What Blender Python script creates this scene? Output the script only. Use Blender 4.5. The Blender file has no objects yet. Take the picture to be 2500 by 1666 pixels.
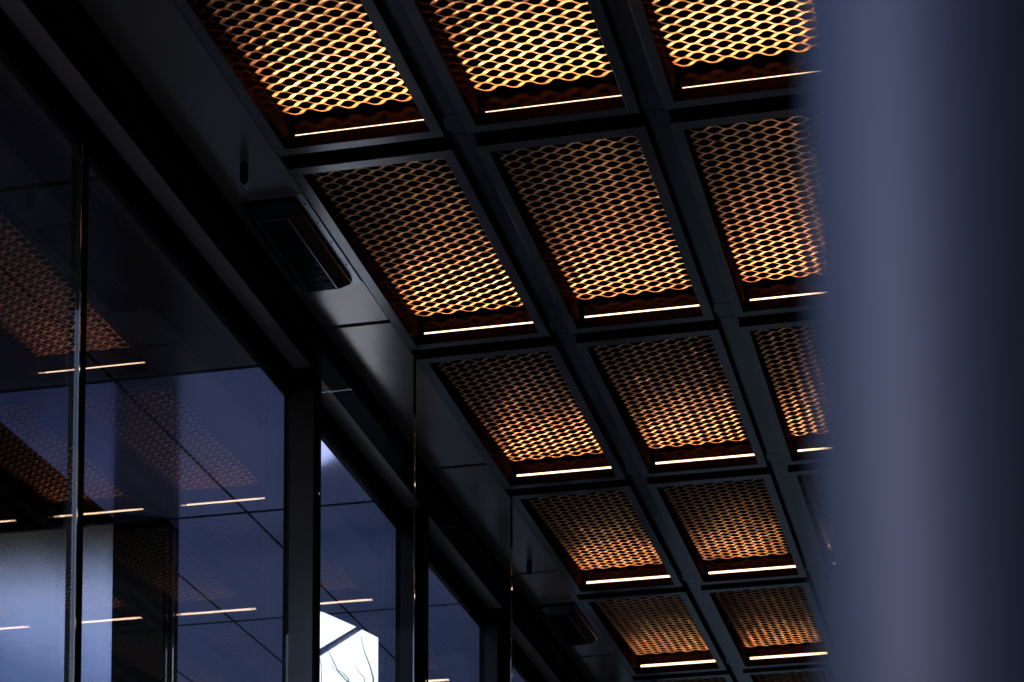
import bpy, bmesh, math, random
from mathutils import Vector, Matrix
random.seed(4)
S = bpy.context.scene
COL = S.collection

# ------------------------------------------------------------------ camera
Z0 = 7.624                      # height of the soffit above the paving
cam_d = bpy.data.cameras.new('camera'); cam = bpy.data.objects.new('camera', cam_d); COL.objects.link(cam)
R = Matrix(((0.9833348354146332, 0.18160787678430362, -0.008436856640370305),
            (-0.02202371372923118, 0.07292825673040751, -0.9970939902556007),
            (-0.18046483727764212, 0.9806630657163331, 0.07571257521834265)))
m3 = Matrix((R[0], -R[1], -R[2])).transposed()
cam.matrix_world = Matrix.Translation((3.87193, -9.28134, Z0 - 6.02431)) @ m3.to_4x4()
cam_d.sensor_width = 36.0
cam_d.lens = 4933.25 / 2500 * 36
cam_d.shift_x = (1250 - 1725.8) / 2500
cam_d.shift_y = (2905.4 - 833) / 2500
cam_d.clip_start = 0.05; cam_d.clip_end = 2000
cam_d.dof.use_dof = True
cam_d.dof.focus_distance = 12.0
cam_d.dof.aperture_fstop = 71.0 / 22.0      # aperture about 22 mm wide
S.camera = cam

# ------------------------------------------------------------------ world and sun
SUN_EL, SUN_AZ = math.radians(10), math.radians(222)
world = bpy.data.worlds.new('World'); S.world = world; world.use_nodes = True
nt = world.node_tree; nt.nodes.clear()
sky = nt.nodes.new('ShaderNodeTexSky'); sky.sky_type = 'NISHITA'; sky.sun_disc = False
sky.sun_elevation = SUN_EL; sky.sun_rotation = SUN_AZ; sky.dust_density = 0.6; sky.ozone_density = 3.0
bg = nt.nodes.new('ShaderNodeBackground'); bg.inputs['Strength'].default_value = 0.15
wo = nt.nodes.new('ShaderNodeOutputWorld')
nt.links.new(sky.outputs[0], bg.inputs[0]); nt.links.new(bg.outputs[0], wo.inputs[0])
sun_d = bpy.data.lights.new('sun', 'SUN'); sun_d.energy = 0.6; sun_d.angle = math.radians(12); sun_d.color = (1, .93, .82)
sun = bpy.data.objects.new('sun', sun_d); COL.objects.link(sun)
# the sky's sun_rotation runs clockwise from +Y
d = Vector((math.sin(SUN_AZ) * math.cos(SUN_EL), math.cos(SUN_AZ) * math.cos(SUN_EL), math.sin(SUN_EL)))
sun.rotation_euler = (-d).to_track_quat('-Z', 'Y').to_euler()

S.view_settings.view_transform = 'Standard'; S.view_settings.look = 'None'
S.view_settings.exposure = 0.35; S.view_settings.gamma = 1.0
S.render.engine = 'CYCLES'
S.cycles.use_denoising = True
S.cycles.max_bounces = 8; S.cycles.transparent_max_bounces = 16; S.cycles.glossy_bounces = 6
S.cycles.diffuse_bounces = 4
S.cycles.sample_clamp_indirect = 6.0
S.cycles.caustics_refractive = False

# ------------------------------------------------------------------ materials
def mat(name, col, rough=.5, metal=0., var=0., vscale=3., rvar=0., bump=0., bscale=40., spec=.5, stretch=(1, 1, 1), coat=0.):
    m = bpy.data.materials.new(name); m.use_nodes = True
    n = m.node_tree; b = n.nodes['Principled BSDF']
    b.inputs['Base Color'].default_value = (*col, 1); b.inputs['Roughness'].default_value = rough
    b.inputs['Metallic'].default_value = metal; b.inputs['Specular IOR Level'].default_value = spec
    b.inputs['Coat Weight'].default_value = coat
    tc = n.nodes.new('ShaderNodeTexCoord'); mp = n.nodes.new('ShaderNodeMapping'); mp.inputs['Scale'].default_value = stretch
    geo = n.nodes.new('ShaderNodeNewGeometry'); n.links.new(geo.outputs['Position'], mp.inputs['Vector'])
    if var or rvar:
        no = n.nodes.new('ShaderNodeTexNoise'); no.inputs['Scale'].default_value = vscale; no.inputs['Detail'].default_value = 5
        n.links.new(mp.outputs[0], no.inputs['Vector'])
        if var:
            mr = n.nodes.new('ShaderNodeMapRange'); mr.inputs[1].default_value = .3; mr.inputs[2].default_value = .7
            mr.inputs[3].default_value = 1 - var; mr.inputs[4].default_value = 1 + var
            mx = n.nodes.new('ShaderNodeVectorMath'); mx.operation = 'SCALE'; mx.inputs[0].default_value = col
            n.links.new(no.outputs[0], mr.inputs[0]); n.links.new(mr.outputs[0], mx.inputs['Scale']); n.links.new(mx.outputs[0], b.inputs['Base Color'])
        if rvar:
            mr = n.nodes.new('ShaderNodeMapRange'); mr.inputs[1].default_value = .3; mr.inputs[2].default_value = .7
            mr.inputs[3].default_value = rough - rvar; mr.inputs[4].default_value = rough + rvar
            n.links.new(no.outputs[0], mr.inputs[0]); n.links.new(mr.outputs[0], b.inputs['Roughness'])
    if bump:
        nb = n.nodes.new('ShaderNodeTexNoise'); nb.inputs['Scale'].default_value = bscale; nb.inputs['Detail'].default_value = 3
        n.links.new(mp.outputs[0], nb.inputs['Vector'])
        bu = n.nodes.new('ShaderNodeBump'); bu.inputs['Strength'].default_value = bump; bu.inputs['Distance'].default_value = .01
        n.links.new(nb.outputs[0], bu.inputs['Height']); n.links.new(bu.outputs[0], b.inputs['Normal'])
    return m

def emit(name, col, s):
    m = bpy.data.materials.new(name); m.use_nodes = True; n = m.node_tree; n.nodes.clear()
    e = n.nodes.new('ShaderNodeEmission'); e.inputs[0].default_value = (*col, 1); e.inputs[1].default_value = s
    o = n.nodes.new('ShaderNodeOutputMaterial'); n.links.new(e.outputs[0], o.inputs[0]); return m

def glass(name, tint, base, boost, bump=0.):
    """thin architectural glass: a clear, lightly tinted sheet with a mirror part that grows towards grazing"""
    m = bpy.data.materials.new(name); m.use_nodes = True; n = m.node_tree; n.nodes.clear()
    tr = n.nodes.new('ShaderNodeBsdfTransparent'); tr.inputs[0].default_value = (*tint, 1)
    gl = n.nodes.new('ShaderNodeBsdfGlossy'); gl.inputs['Roughness'].default_value = 0.004; gl.inputs[0].default_value = (.95, .95, 1, 1)
    g = n.nodes.new('ShaderNodeNewGeometry')
    def mth(op, *ins):
        q = n.nodes.new('ShaderNodeMath'); q.operation = op
        for i, v in enumerate(ins):
            if isinstance(v, (int, float)): q.inputs[i].default_value = v
            else: n.links.new(v, q.inputs[i])
        return q.outputs[0]
    dp = n.nodes.new('ShaderNodeVectorMath'); dp.operation = 'DOT_PRODUCT'
    n.links.new(g.outputs['Normal'], dp.inputs[0]); n.links.new(g.outputs['Incoming'], dp.inputs[1])
    c = mth('SUBTRACT', 1.0, mth('ABSOLUTE', dp.outputs['Value']))
    fres = mth('MINIMUM', mth('MULTIPLY_ADD', mth('POWER', c, 5.0), boost, base), 1.0)
    mx = n.nodes.new('ShaderNodeMixShader'); o = n.nodes.new('ShaderNodeOutputMaterial')
    n.links.new(fres, mx.inputs[0])
    n.links.new(tr.outputs[0], mx.inputs[1]); n.links.new(gl.outputs[0], mx.inputs[2]); n.links.new(mx.outputs[0], o.inputs[0])
    if bump:
        geo = n.nodes.new('ShaderNodeNewGeometry'); nb = n.nodes.new('ShaderNodeTexNoise'); nb.inputs['Scale'].default_value = 1.6; nb.inputs['Detail'].default_value = 1
        bu = n.nodes.new('ShaderNodeBump'); bu.inputs['Strength'].default_value = bump; bu.inputs['Distance'].default_value = .004
        n.links.new(geo.outputs['Position'], nb.inputs['Vector']); n.links.new(nb.outputs[0], bu.inputs['Height']); n.links.new(bu.outputs[0], gl.inputs['Normal'])
    return m

def enamel(name, col, gloss, rough, tint=(1, .62, .42)):
    m = bpy.data.materials.new(name); m.use_nodes = True; n = m.node_tree; n.nodes.clear()
    d_ = n.nodes.new('ShaderNodeBsdfDiffuse'); d_.inputs[0].default_value = (*col, 1)
    g = n.nodes.new('ShaderNodeBsdfGlossy'); g.inputs[0].default_value = (*tint, 1); g.inputs['Roughness'].default_value = rough
    geo = n.nodes.new('ShaderNodeNewGeometry'); nb = n.nodes.new('ShaderNodeTexNoise'); nb.inputs['Scale'].default_value = 14
    bu = n.nodes.new('ShaderNodeBump'); bu.inputs['Strength'].default_value = .35; bu.inputs['Distance'].default_value = .01
    n.links.new(geo.outputs['Position'], nb.inputs['Vector']); n.links.new(nb.outputs[0], bu.inputs['Height']); n.links.new(bu.outputs[0], g.inputs['Normal'])
    mx = n.nodes.new('ShaderNodeMixShader'); mx.inputs[0].default_value = gloss
    o = n.nodes.new('ShaderNodeOutputMaterial')
    n.links.new(d_.outputs[0], mx.inputs[1]); n.links.new(g.outputs[0], mx.inputs[2]); n.links.new(mx.outputs[0], o.inputs[0]); return m
M = {}
M['soffit'] = mat('soffit metal', (.25, .20, .175), .2, .5, var=.22, vscale=.9, rvar=.04)
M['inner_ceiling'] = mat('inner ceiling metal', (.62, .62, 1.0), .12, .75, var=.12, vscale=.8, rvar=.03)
M['shaded_tile'] = mat('shaded ceiling metal', (.13, .10, .095), .2, .6, var=.2, vscale=.9)  # darker copy of the inner ceiling metal, shade put into the colour
M['sky_mirror_metal'] = mat('pale sky mirror metal', (.36, .46, .76), .36, .9, var=.16, vscale=2.2, rvar=.08, stretch=(1.6, 1.6, .16), bump=.12, bscale=130)
M['pale_soffit'] = mat('lightened soffit metal', (.30, .25, .24), .5, .1, var=.2, vscale=1.2)
M['frame'] = mat('frame powder coat', (.155, .142, .135), .2, .6, var=.12, vscale=2., rvar=.04)
M['beam'] = mat('beam metal', (.12, .112, .11), .16, .75, var=.12, vscale=2.)
M['housing'] = enamel('housing black enamel', (.0008, .0004, .0002), .004, .16)
M['brass'] = mat('grille pale bronze', (.93, .575, .34), .42, .8, var=.08, vscale=30)
M['strip'] = emit('light strip', (1., .64, .40), 3.6)
M['added_emitter'] = emit('added hidden emitter', (1., .52, .25), 310.)
M['black'] = enamel('black steel', (.0022, .0022, .0025), .005, .35, (.8, .9, 1))
M['void'] = mat('black joint', (.0006, .0006, .0006), .9, spec=0.)
M['plate'] = mat('post cover plate', (.10, .105, .125), .3, .8, var=.15, vscale=3, stretch=(1, 1, .2))
M['steel'] = mat('polished steel', (.75, .78, .82), .06, 1., rvar=.02, vscale=8, stretch=(1, 1, .3))
M['heater'] = enamel('heater black', (.0035, .0035, .004), .012, .3, (.8, .9, 1))
M['flange'] = mat('flange metal', (.28, .29, .31), .28, .8, var=.1)
M['concrete'] = mat('wall concrete', (.80, .88, .98), .75, 0., var=.28, vscale=1.3, bump=.25, bscale=60, stretch=(1, 1, .35))
M['paving'] = mat('paving', (.34, .33, .32), .6, 0., var=.2, vscale=.7, bump=.2, bscale=25)
M['asphalt'] = mat('asphalt', (.05, .05, .052), .8, 0., var=.2, vscale=2., bump=.3, bscale=60)
M['pole'] = mat('pole paint', (.070, .084, .155), .60, .8, spec=.1, var=.04, vscale=6)
M['added_dark'] = mat('added dark surface', (.05, .05, .052), .6, 0., var=.2, vscale=.6)
M['glass'] = glass('pane glass', (.90, .91, .97), .13, 1.0, bump=.07)
M['fin'] = glass('fin glass', (.93, .96, .97), .005, .7)
M['sky_glow'] = emit('sky glow', (.86, .93, 1.), 2.4)
M['bark'] = mat('bark', (.06, .055, .06), .8)

# ------------------------------------------------------------------ helpers
def bx(bm, x0, x1, y0, y1, z0, z1):
    vs = [bm.verts.new((x, y, z)) for x in (x0, x1) for y in (y0, y1) for z in (z0, z1)]
    for f in ((0, 1, 3, 2), (4, 6, 7, 5), (0, 4, 5, 1), (2, 3, 7, 6), (0, 2, 6, 4), (1, 5, 7, 3)):
        bm.faces.new([vs[i] for i in f])
def cyl(bm, a, b, r0, r1=None, n=24):
    r1 = r0 if r1 is None else r1
    a, b = Vector(a), Vector(b); ax = (b - a).normalized()
    u = ax.orthogonal().normalized(); v = ax.cross(u)
    A = [bm.verts.new(a + (u * math.cos(t) + v * math.sin(t)) * r0) for t in (2 * math.pi * i / n for i in range(n))]
    B = [bm.verts.new(b + (u * math.cos(t) + v * math.sin(t)) * r1) for t in (2 * math.pi * i / n for i in range(n))]
    for i in range(n):
        f = bm.faces.new((A[i], A[(i + 1) % n], B[(i + 1) % n], B[i])); f.smooth = True
    bm.faces.new(A[::-1]); bm.faces.new(B)
def part(name, bm, m, parent=None, bevel=0., loc=None):
    bmesh.ops.recalc_face_normals(bm, faces=bm.faces)
    me = bpy.data.meshes.new(name); bm.to_mesh(me); bm.free(); me.materials.append(m)
    o = bpy.data.objects.new(name, me); COL.objects.link(o)
    if parent: o.parent = parent
    if loc: o.location = loc
    if bevel:
        md = o.modifiers.new('bevel', 'BEVEL'); md.width = bevel; md.segments = 2; md.limit_method = 'ANGLE'
    return o
def boxes(name, m, parent, *bs, bevel=0.):
    bm = bmesh.new()
    for b in bs: bx(bm, *b)
    return part(name, bm, m, parent, bevel)
def thing(name, label, cat, loc, group=None):
    o = bpy.data.objects.new(name, None); COL.objects.link(o); o.location = loc; o.empty_display_size = .2
    tag(o, label, cat, group); return o
def tag(o, label, cat, group=None):
    o['label'] = label; o['category'] = cat
    if group: o['group'] = group
def struct(o): o['kind'] = 'structure'; return o
def copy_tree(o, parent=None):
    c = o.copy(); COL.objects.link(c)
    if parent: c.parent = parent
    for ch in o.children: copy_tree(ch, c)
    return c

# ------------------------------------------------------------------ setting: ground, ceiling
struct(boxes('ground', M['paving'], None, (-150, 150, -150, 250, -.3, 0)))
struct(boxes('added_dark_sheet', M['asphalt'], None, (-5.99, -.86, -2.28, 4.0, .004, .010)))  # dark sheet added to dim what the inner ceiling reflects
struct(boxes('road', M['asphalt'], None, (6.5, 12.5, -150, 250, .004, .012)))

W, L = 1.0, 2.05
iL, iR, oR = .0569, .8200, .8776
bi, ny, ni = -.0535, -1.9323, -1.8740        # inner far edge, near outer edge, near inner edge (row-local y)
GR_TILT, GR_W = 23.0, .0124                   # grille strand tilt (degrees) and half width
ROWS, COLS = range(0, 7), range(0, 4)
NR = 7
XG = -.79                                     # glass plane

ceil = thing('ceiling', 'soffit of satin grey metal panels with black joints over the glass front', 'ceiling', (0, 0, Z0))
del ceil['label'], ceil['category']; struct(ceil)
seams = [-2.3, 1.69, 3.67, 5.63, 7.59, 9.55, 11.5, 14.35]
for a, b in zip(seams, seams[1:]):
    boxes('soffit_panel', M['soffit'], ceil, (-.86, -.0035, a + .018, b - .018, 0, .03), bevel=.0015)
boxes('lightened_soffit', M['pale_soffit'], ceil, (-.775, -.56, -2.3, 14.3, -.003, -.0005))  # soffit strip with its brightness put into a paler colour
# lips where each row gap meets the soffit
boxes('joint_backing', M['void'], ceil, (-.87, .0, -2.3, 14.35, .034, .05))
# beams between the runs of light boxes, each with its short splice piece
for c in range(0, 5):
    x0, x1 = (c - 1) * W + oR, c * W
    if c == 0: x0, x1 = -.003, .03
    ys = [-2.3]
    for k in range(NR + 1):
        ys += [k * L - .09, k * L + .07]
    ys.append(14.35)
    if c:
        bm = bmesh.new()
        for a, b in zip(ys, ys[1:]): bx(bm, x0 - .0, x1, a + .003, b - .003, .05, .30)
        part('beam', bm, M['beam'], ceil)
        boxes('joint_backing', M['void'], ceil, (x0 + .004, x1 - .004, -2.3, 14.35, .06, .29))
# roof slab, cut back inside to let sky light in, and dark closure above the first row
boxes('roof_slab', M['void'], ceil, (-3.0, 4.2, -2.5, 14.6, .52, 1.4))
boxes('roof_slab', M['void'], ceil, (-6.0, -3.001, 2.6, 14.6, .06, 1.4))
boxes('closure_panel', M['soffit'], ceil, (-.0, 4.0, -2.3, -1.94, 0, .03))
boxes('closure_panel', M['soffit'], ceil, (4.0, 4.2, -2.3, 14.6, 0, .50))
# ceiling inside the building: tiles on the same module as the light boxes
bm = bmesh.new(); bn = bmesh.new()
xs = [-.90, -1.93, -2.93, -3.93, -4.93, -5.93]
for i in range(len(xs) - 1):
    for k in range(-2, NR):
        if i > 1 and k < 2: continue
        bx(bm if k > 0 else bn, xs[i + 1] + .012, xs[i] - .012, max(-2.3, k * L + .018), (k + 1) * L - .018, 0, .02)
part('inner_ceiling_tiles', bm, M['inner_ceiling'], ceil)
part('shaded_ceiling_tiles', bn, M['shaded_tile'], ceil)
boxes('joint_backing', M['void'], ceil, (-2.99, -.89, -2.3, 14.35, .024, .04))

# ------------------------------------------------------------------ light boxes
def grille_mesh():
    """expanded metal sheet: wavy strands meeting at bonds, each strand tipped about its own run"""
    LW = .1415
    x0, x1 = iL + .004, iR - .002
    y0, y1 = ni + .006, bi - .006
    z0, z1 = .072, .184
    n = int(round((y1 - y0) / .0345))
    h2 = (y1 - y0) / n
    amp = h2 / 2
    sl = (z1 - z0) / (y1 - y0)
    al = math.radians(GR_TILT)
    bm = bmesh.new()
    steps = int((x1 - x0) / LW * 16)
    def wave(x, i):
        t = 2 * math.pi * (x - x0) / LW + .8
        c = math.cos(t); c *= 1.28 - .28 * c * c
        return max(-1, min(1, c)) * amp * (1 if i % 2 else -1)
    for i in range(n + 1):
        yc = y0 + i * h2
        prev = None
        for s_ in range(steps + 1):
            x = x0 + (x1 - x0) * s_ / steps
            y = yc + wave(x, i); dy = (wave(x + .002, i) - wave(x - .002, i)) / .004
            z = z0 + sl * (y - y0)
            T = Vector((1, dy, sl * dy)).normalized()
            N = Vector((0, sl, -1)).normalized()          # underside of the sheet
            B = N.cross(T).normalized()
            if B.y < 0: B = -B
            up = -N
            at = al + .10 * dy                              # the strand twists as it runs from bond to bond
            wd = B * math.cos(at) + up * math.sin(at)
            hd = up * math.cos(at) - B * math.sin(at)
            w = GR_W * (1 - .10 * abs(wave(x, i)) / amp); h = .0012
            p = Vector((x, y, z))
            q = [bm.verts.new(p + wd * w + hd * h), bm.verts.new(p - wd * w + hd * h), bm.verts.new(p - wd * w - hd * h), bm.verts.new(p + wd * w - hd * h)]
            if prev:
                for k in range(4): bm.faces.new((prev[k], prev[(k + 1) % 4], q[(k + 1) % 4], q[k]))
            else: bm.faces.new(q)
            prev = q
        bm.faces.new(prev[::-1])
    return bm

def light_box():
    t = thing('ceiling_light', 'x', 'ceiling light', (0, 0, Z0), 'mesh fronted light boxes set out in rows in the soffit')
    # frame: flat ring, mitred
    bm = bmesh.new()
    o = [(0, ny), (oR, ny), (oR, 0), (0, 0)]; i_ = [(iL, ni), (iR, ni), (iR, bi), (iL, bi)]
    for z in (0., .012):
        pass
    vo0 = [bm.verts.new((*p, 0)) for p in o]; vi0 = [bm.verts.new((*p, 0)) for p in i_]
    vo1 = [bm.verts.new((*p, .003)) for p in o]; vi1 = [bm.verts.new((*p, .003)) for p in i_]
    for k in range(4):
        j = (k + 1) % 4
        bm.faces.new((vo0[k], vi0[k], vi0[j], vo0[j])); bm.faces.new((vo1[k], vo1[j], vi1[j], vi1[k]))
        bm.faces.new((vo0[k], vo0[j], vo1[j], vo1[k])); bm.faces.new((vi0[k], vi1[k], vi1[j], vi0[j]))
    part('frame', bm, M['frame'], t, bevel=.0008)
    e = .004
    boxes('housing', M['housing'], t,
          (e, iL, ny + e, -e, .0033, .45), (iR, oR - e, ny + e, -e, .0033, .45),
          (iL, iR, ny + e, ni, .0033, .45), (iL, iR, bi, -e, .0033, .065), (iL, iR, -.0044, -.001, .0651, .45),
          (e, oR - e, ny + e, -e, .4505, .46),
          (iL - .0003, iL + .0012, ni, bi, .0004, .0032), (iR - .0012, iR + .0003, ni, bi, .0004, .0032),
          (iL + .0013, iR - .0013, bi - .0012, bi + .0003, .0004, .0032), (iL + .0013, iR - .0013, ni - .0003, ni + .0012, .0004, .0032))
    part('mesh_grille', grille_mesh(), M['brass'], t)
    boxes('light_strip', M['strip'], t, (iL + .034, iR - .004, -.0080, -.0045, .0795, .0985), bevel=.001)
    boxes('added_hidden_emitter', M['added_emitter'], t, (iL + .034, iR - .004, -.0070, -.0045, .0665, .0790))  # added emitter hidden by the lip, far brighter, lights the grille
    for cx, cy in ((.19, -1.62), (.70, -1.70), (.72, -1.02), (.20, -.62), (.735, -.42)):
        cz = .072 + .112 * (cy - ni) / (bi - ni) - .008
        boxes('clip', M['frame'], t, (cx - .013, cx + .013, cy, cy + .003, cz, cz + .003), (cx - .016, cx - .0131, cy, cy + .003, cz, cz + .014), (cx + .0131, cx + .016, cy, cy + .003, cz, cz + .014))
    boxes('housing_lid', M['void'], t, (iL - .01, iR + .01, ny + .01, -.0085 - .01, .44, .4503))
    return t
ordn = ['first', 'second', 'third', 'fourth', 'fifth', 'sixth', 'seventh']
runs = ['in the run beside the plain soffit', 'in the middle run', 'in the run touching the pole', 'in the outermost run']
proto = light_box()
for c in COLS:
    for k in ROWS:
        b = proto if (c, k) == (0, 0) else copy_tree(proto)
        b.location = (c * W, k * L, Z0)
        look = 'brightly glowing' if k == 0 else ('glowing' if k < 4 else 'dimmer')
        b['label'] = '%s mesh light box, %s from the top %s' % (look, ordn[k], runs[c])

# ------------------------------------------------------------------ header beam hung under the soffit
o = boxes('header_beam', M['black'], None, (-.55, -.415, -2.3, 14.3, Z0 - .15, Z0 - .001), bevel=.001)
tag(o, 'long black square beam running under the soffit beside the glass front', 'beam')

# ------------------------------------------------------------------ glass front
wall = thing('shopfront', 'tall shopfront of reflective glass panes between black posts', 'glass facade', (XG, 0, 0))
def wl(name, m, x0, x1, y0, y1, z0, z1, bevel=0., par=None):
    return boxes(name, m, par or wall, (x0 - XG, x1 - XG, y0, y1, z0, z1), bevel=bevel)
wl('head_rail', M['black'], XG - .05, XG + .012, -2.3, 14.3, Z0 - .17, Z0 - .001, .002)
wl('sill', M['black'], XG - .05, XG + .012, -2.3, 14.3, 0.014, .12, .002)
posts = [(2.12, 2.19, -.838, -.620, -.797, -.642), (4.24, 4.35, -.856, -.642, -.815, -.713),
         (6.30, 6.48, -.856, -.640, -.81, -.70), (8.35, 8.53, -.856, -.640, -.81, -.70), (10.4, 10.58, -.856, -.640, -.81, -.70), (12.45, 12.63, -.856, -.640, -.81, -.70)]
for y0, y1, x0, x1, p0, p1 in posts:
    o = wl('post', M['black'], x0, x1, y0, y1, 0.014, Z0 - .0015, .003)
    wl('cover_plate', M['plate'], p0, p1, y0 - .004, y0 - .0005, .12, Z0 - .152, .001, par=o)
o = wl('mullion', M['black'], XG - .05, XG + .015, -.545, -.50, .12, Z0 - .0015)
boxes('polished_edge', M['steel'], o, (.007, .0115, -.562, -.5475, .12, Z0 - .002), bevel=.0015)
ys = [-2.3, -.545, 2.12, 4.24, 6.30, 8.35, 10.4, 12.45, 14.3]
y1s = [None, -.50, 2.19, 4.35, 6.48, 8.53, 10.58, 12.63]
for i in range(len(ys) - 1):
    a = ys[i] if i == 0 else y1s[i]
    wl('pane', M['glass'], XG - .022, XG, a + .002, ys[i + 1] - .002, .12, Z0 - .17)

# glass fins standing out from the posts
for k, (y, x0, lab) in enumerate([(2.155, -.619, 'near clear glass fin standing out from the first broad post'), (4.295, -.641, 'farther clear glass fin standing out from the second broad post'), ]):
    t = thing('glass_fin', lab, 'glass fin', (0, y, 0), 'clear glass fins standing out from the posts')
    bm = bmesh.new()
    pts = [(x0, .014), (-.012, .014), (-.012, Z0 - .002), (-.411, Z0 - .002), (-.411, Z0 - .154), (x0, Z0 - .154)]
    A = [bm.verts.new((x, -.009, z)) for x, z in pts]; B = [bm.verts.new((x, .009, z)) for x, z in pts]
    bm.faces.new(A); bm.faces.new(B[::-1])
    for i in range(6):
        if i != 1: bm.faces.new((A[i], A[(i + 1) % 6], B[(i + 1) % 6], B[i]))
    part('glass_sheet', bm, M['fin'], t)
    boxes('polished_edge', M['steel'], t, (-.0118, -.004, -.009, .009, .014, Z0 - .35), bevel=.002)
    boxes('black_edge_top', M['black'], t, (-.0118, -.002, -.012, .012, Z0 - .349, Z0 - .002))  # black box over the top of the fin edge

# ------------------------------------------------------------------ inside the building
o = boxes('sky_mirror_wall', M['sky_mirror_metal'], None, (-5.9, -2.965, 4.1, 4.4, .014, Z0 - .002))  # metal wall added to mirror bright sky towards the glass
tag(o, 'pale streaked metal wall added to mirror the sky at the left end of the glass', 'wall')
o = boxes('interior_column', M['black'], None, (-2.955, -2.55, 4.06, 4.30, .014, Z0 - .002), bevel=.004)
tag(o, 'black square column inside the glass, at the end of the added sky mirror wall', 'column')
o = boxes('darkening_wall', M['added_dark'], None, (-3.12, -3.0, -2.3, 2.35, .014, Z0 - .002))  # added so the near inner ceiling reflects something dark
tag(o, 'dark wall added behind the first tall pane to darken the ceiling reflection', 'wall')
o = boxes('sun_block_wall', M['added_dark'], None, (-6.15, -6.0, -2.3, 8.0, .014, Z0 - .002))  # added to keep the sun off the pale wall
tag(o, 'dark wall added past the sky mirror wall to block the sun', 'wall')
# glowing panels added in the shape of a sky reflection
Yw = 4.62
def camray(xd, yd, y):            # view points cast onto the plane of the glowing panels
    s = 2500 / 2353
    dx, dy = (xd * s - 1725.8) / 4933.25, (yd * s - 2905.4) / 4933.25
    v = Vector((R[0][0] * dx + R[1][0] * dy + R[2][0], R[0][1] * dx + R[1][1] * dy + R[2][1], R[0][2] * dx + R[1][2] * dy + R[2][2]))
    C = Vector((3.87193, -9.28134, -6.02431)); t = (y - C.y) / v.y
    return C + v * t
def poly(name, pts, m, par, y0, y1):
    bm = bmesh.new()
    A = [bm.verts.new((x, y0, z)) for x, z in pts]; B = [bm.verts.new((x, y1, z)) for x, z in pts]
    bm.faces.new(A); bm.faces.new(B[::-1])
    for i in range(len(pts)): bm.faces.new((A[i], A[(i + 1) % len(pts)], B[(i + 1) % len(pts)], B[i]))
    return part(name, bm, m, par)
refl = thing('sky_reflection', 'white glowing panels added as a sky reflection, split by a slanting gap, low behind the middle pane', 'sky reflection', (0, Yw, Z0))
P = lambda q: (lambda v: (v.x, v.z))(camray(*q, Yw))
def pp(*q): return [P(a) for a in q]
poly('upper_glow_panel', pp((722, 1404), (742, 1407), (817, 1440), (722, 1497)), M['sky_glow'], refl, 0, .01)
poly('lower_glow_panel', pp((722, 1517), (832, 1447), (868, 1465), (866, 2300), (722, 2300)), M['sky_glow'], refl, 0, .01)

# twigs added for the branches reflected with the sky
t = thing('reflected_branches', 'thin bare branches added across the glowing sky reflection', 'reflected_branches', (-1.9, Yw - .15, 0))
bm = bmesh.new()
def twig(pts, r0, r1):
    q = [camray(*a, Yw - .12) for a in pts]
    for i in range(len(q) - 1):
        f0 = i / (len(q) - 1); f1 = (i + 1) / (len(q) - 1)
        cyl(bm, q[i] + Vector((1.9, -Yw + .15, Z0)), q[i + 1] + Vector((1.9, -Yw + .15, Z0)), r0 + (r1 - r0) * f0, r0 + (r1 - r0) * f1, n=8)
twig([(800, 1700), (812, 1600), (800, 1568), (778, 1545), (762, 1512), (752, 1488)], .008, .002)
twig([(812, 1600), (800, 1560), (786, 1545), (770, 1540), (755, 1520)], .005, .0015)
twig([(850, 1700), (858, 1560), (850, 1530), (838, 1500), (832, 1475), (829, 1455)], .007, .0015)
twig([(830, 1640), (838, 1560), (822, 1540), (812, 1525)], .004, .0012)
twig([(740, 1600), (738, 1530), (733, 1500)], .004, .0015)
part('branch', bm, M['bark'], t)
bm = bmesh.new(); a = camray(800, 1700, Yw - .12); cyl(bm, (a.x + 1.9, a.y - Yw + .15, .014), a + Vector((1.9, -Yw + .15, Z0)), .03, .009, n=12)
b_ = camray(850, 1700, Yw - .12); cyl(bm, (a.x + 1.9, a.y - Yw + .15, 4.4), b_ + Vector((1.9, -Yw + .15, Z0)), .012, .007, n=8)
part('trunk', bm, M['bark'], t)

# ------------------------------------------------------------------ heaters and sprinklers
def heater():
    t = thing('heater', 'x', 'ceiling heater', (0, 0, Z0), 'black heaters fixed under the soffit')
    boxes('mounting_flange', M['flange'], t, (-.385, -.008, .33, 1.235, -.006, -.001), bevel=.001)
    bm = bmesh.new()
    top = [(-.355, .345), (-.05, .345), (-.05, 1.19), (-.355, 1.19)]
    mid = [(-.345, .35), (-.055, .35), (-.055, 1.185), (-.345, 1.185)]
    low = [(-.30, .385), (-.105, .385), (-.105, 1.135), (-.30, 1.135)]
    rings = [[bm.verts.new((x, y, z)) for x, y in r] for r, z in ((top, -.006), (mid, -.035), (low, -.085))]
    for a, b in zip(rings, rings[1:]):
        for i in range(4): bm.faces.new((a[i], a[(i + 1) % 4], b[(i + 1) % 4], b[i]))
    bm.faces.new(rings[-1]); bm.faces.new(rings[0][::-1])
    part('body', bm, M['heater'], t, bevel=.004)
    boxes('front_trim', M['flange'], t, (-.290, -.288, .40, 1.12, -.088, -.0855), (-.117, -.113, .40, 1.12, -.0885, -.0855), (-.288, -.117, .40, .403, -.088, -.0855))
    bm = bmesh.new()
    for i in range(9): bx(bm, -.282, -.123, .43 + i * .077, .433 + i * .077, -.0885, -.0858)
    part('slats', bm, M['heater'], t)
    for y in (.42, .60, .80, 1.03):
        bm = bmesh.new(); cyl(bm, (-.025, y, -.0085), (-.025, y, -.006), .0055, n=10); part('screw', bm, M['void'], t)
    return t
h = heater(); h['label'] = 'black box heater nearest the top left, fixed beside the second light box'
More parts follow.
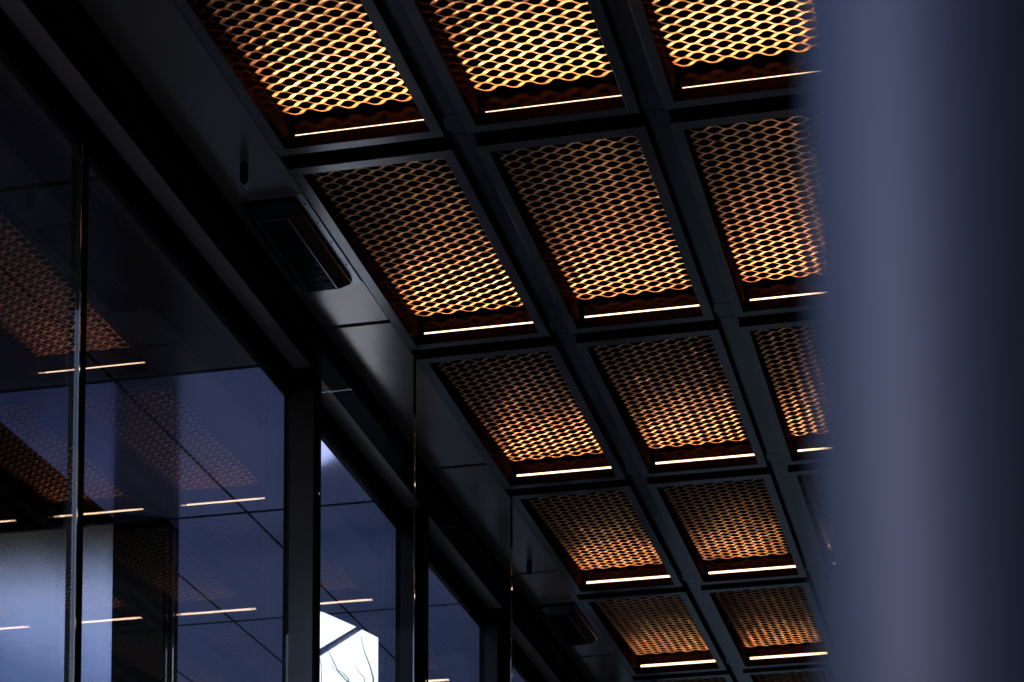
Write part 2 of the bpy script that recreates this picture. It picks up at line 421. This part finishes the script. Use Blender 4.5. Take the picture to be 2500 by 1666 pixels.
h2 = copy_tree(h); h2.location = (0, 5.93, Z0); h2['label'] = 'farther black box heater, low down beside the fifth light box'

def sprinkler():
    t = thing('sprinkler', 'x', 'sprinkler', (-.2, .03, Z0), 'sprinkler heads hanging from the soffit')
    bm = bmesh.new(); cyl(bm, (0, 0, -.001), (0, 0, -.085), .021); cyl(bm, (0, 0, -.085), (0, 0, -.10), .021, .011)
    part('sleeve', bm, M['black'], t)
    bm = bmesh.new(); cyl(bm, (-.011, 0, -.098), (-.006, 0, -.128), .0025, n=8); cyl(bm, (.011, 0, -.098), (.006, 0, -.128), .0025, n=8); cyl(bm, (0, 0, -.1), (0, 0, -.126), .003, n=8)
    part('yoke', bm, M['steel'], t)
    bm = bmesh.new(); cyl(bm, (0, 0, -.128), (0, 0, -.131), .020, .018)
    part('deflector', bm, M['plate'], t)
    return t
s = sprinkler(); s['label'] = 'black sprinkler head hanging just before the nearer heater'
s2 = copy_tree(s); s2.location = (-.18, 5.40, Z0); s2['label'] = 'black sprinkler head hanging just before the farther heater'

# ------------------------------------------------------------------ pole close to the lens
t = thing('steel_pole', 'smooth grey steel pole close to the lens at the right, out of focus', 'pole', (3.8215, -8.262, 0))
bm = bmesh.new(); cyl(bm, (.03, 0, .012), (-.04, 0, 4.6), .076, .073, n=96); part('shaft', bm, M['pole'], t)
bm = bmesh.new(); cyl(bm, (0, 0, .001), (0, 0, .012), .12, n=48); part('base_plate', bm, M['pole'], t)
bm = bmesh.new(); cyl(bm, (-.04, 0, 4.6), (-.04, 0, 4.63), .078, .06, n=48); part('cap', bm, M['pole'], t)

# ------------------------------------------------------------------ unseen building masses added to block sky light
t = thing('right_sky_blocker', 'unseen dark mass added to block the sky on the right', 'building', (20, 0, 0))
boxes('wall', M['added_dark'], t, (-7, 12, -140, 80, .002, 40))  # added mass, blocks the sky on the right
t = thing('rear_sky_blocker', 'unseen dark mass added to block the sky behind the lens', 'building', (4.6, -34, 0))
boxes('wall', M['added_dark'], t, (0, 8, -30, 0, .013, 30))  # added mass, blocks the sky behind the lens
t = thing('top_sky_blocker', 'unseen storeys added above the soffit to block the sky', 'building', (0, 0, Z0 + 1.41))
boxes('wall', M['added_dark'], t, (-3, 4.2, -2.5, 14.6, 0, 30))  # added mass, blocks the sky above
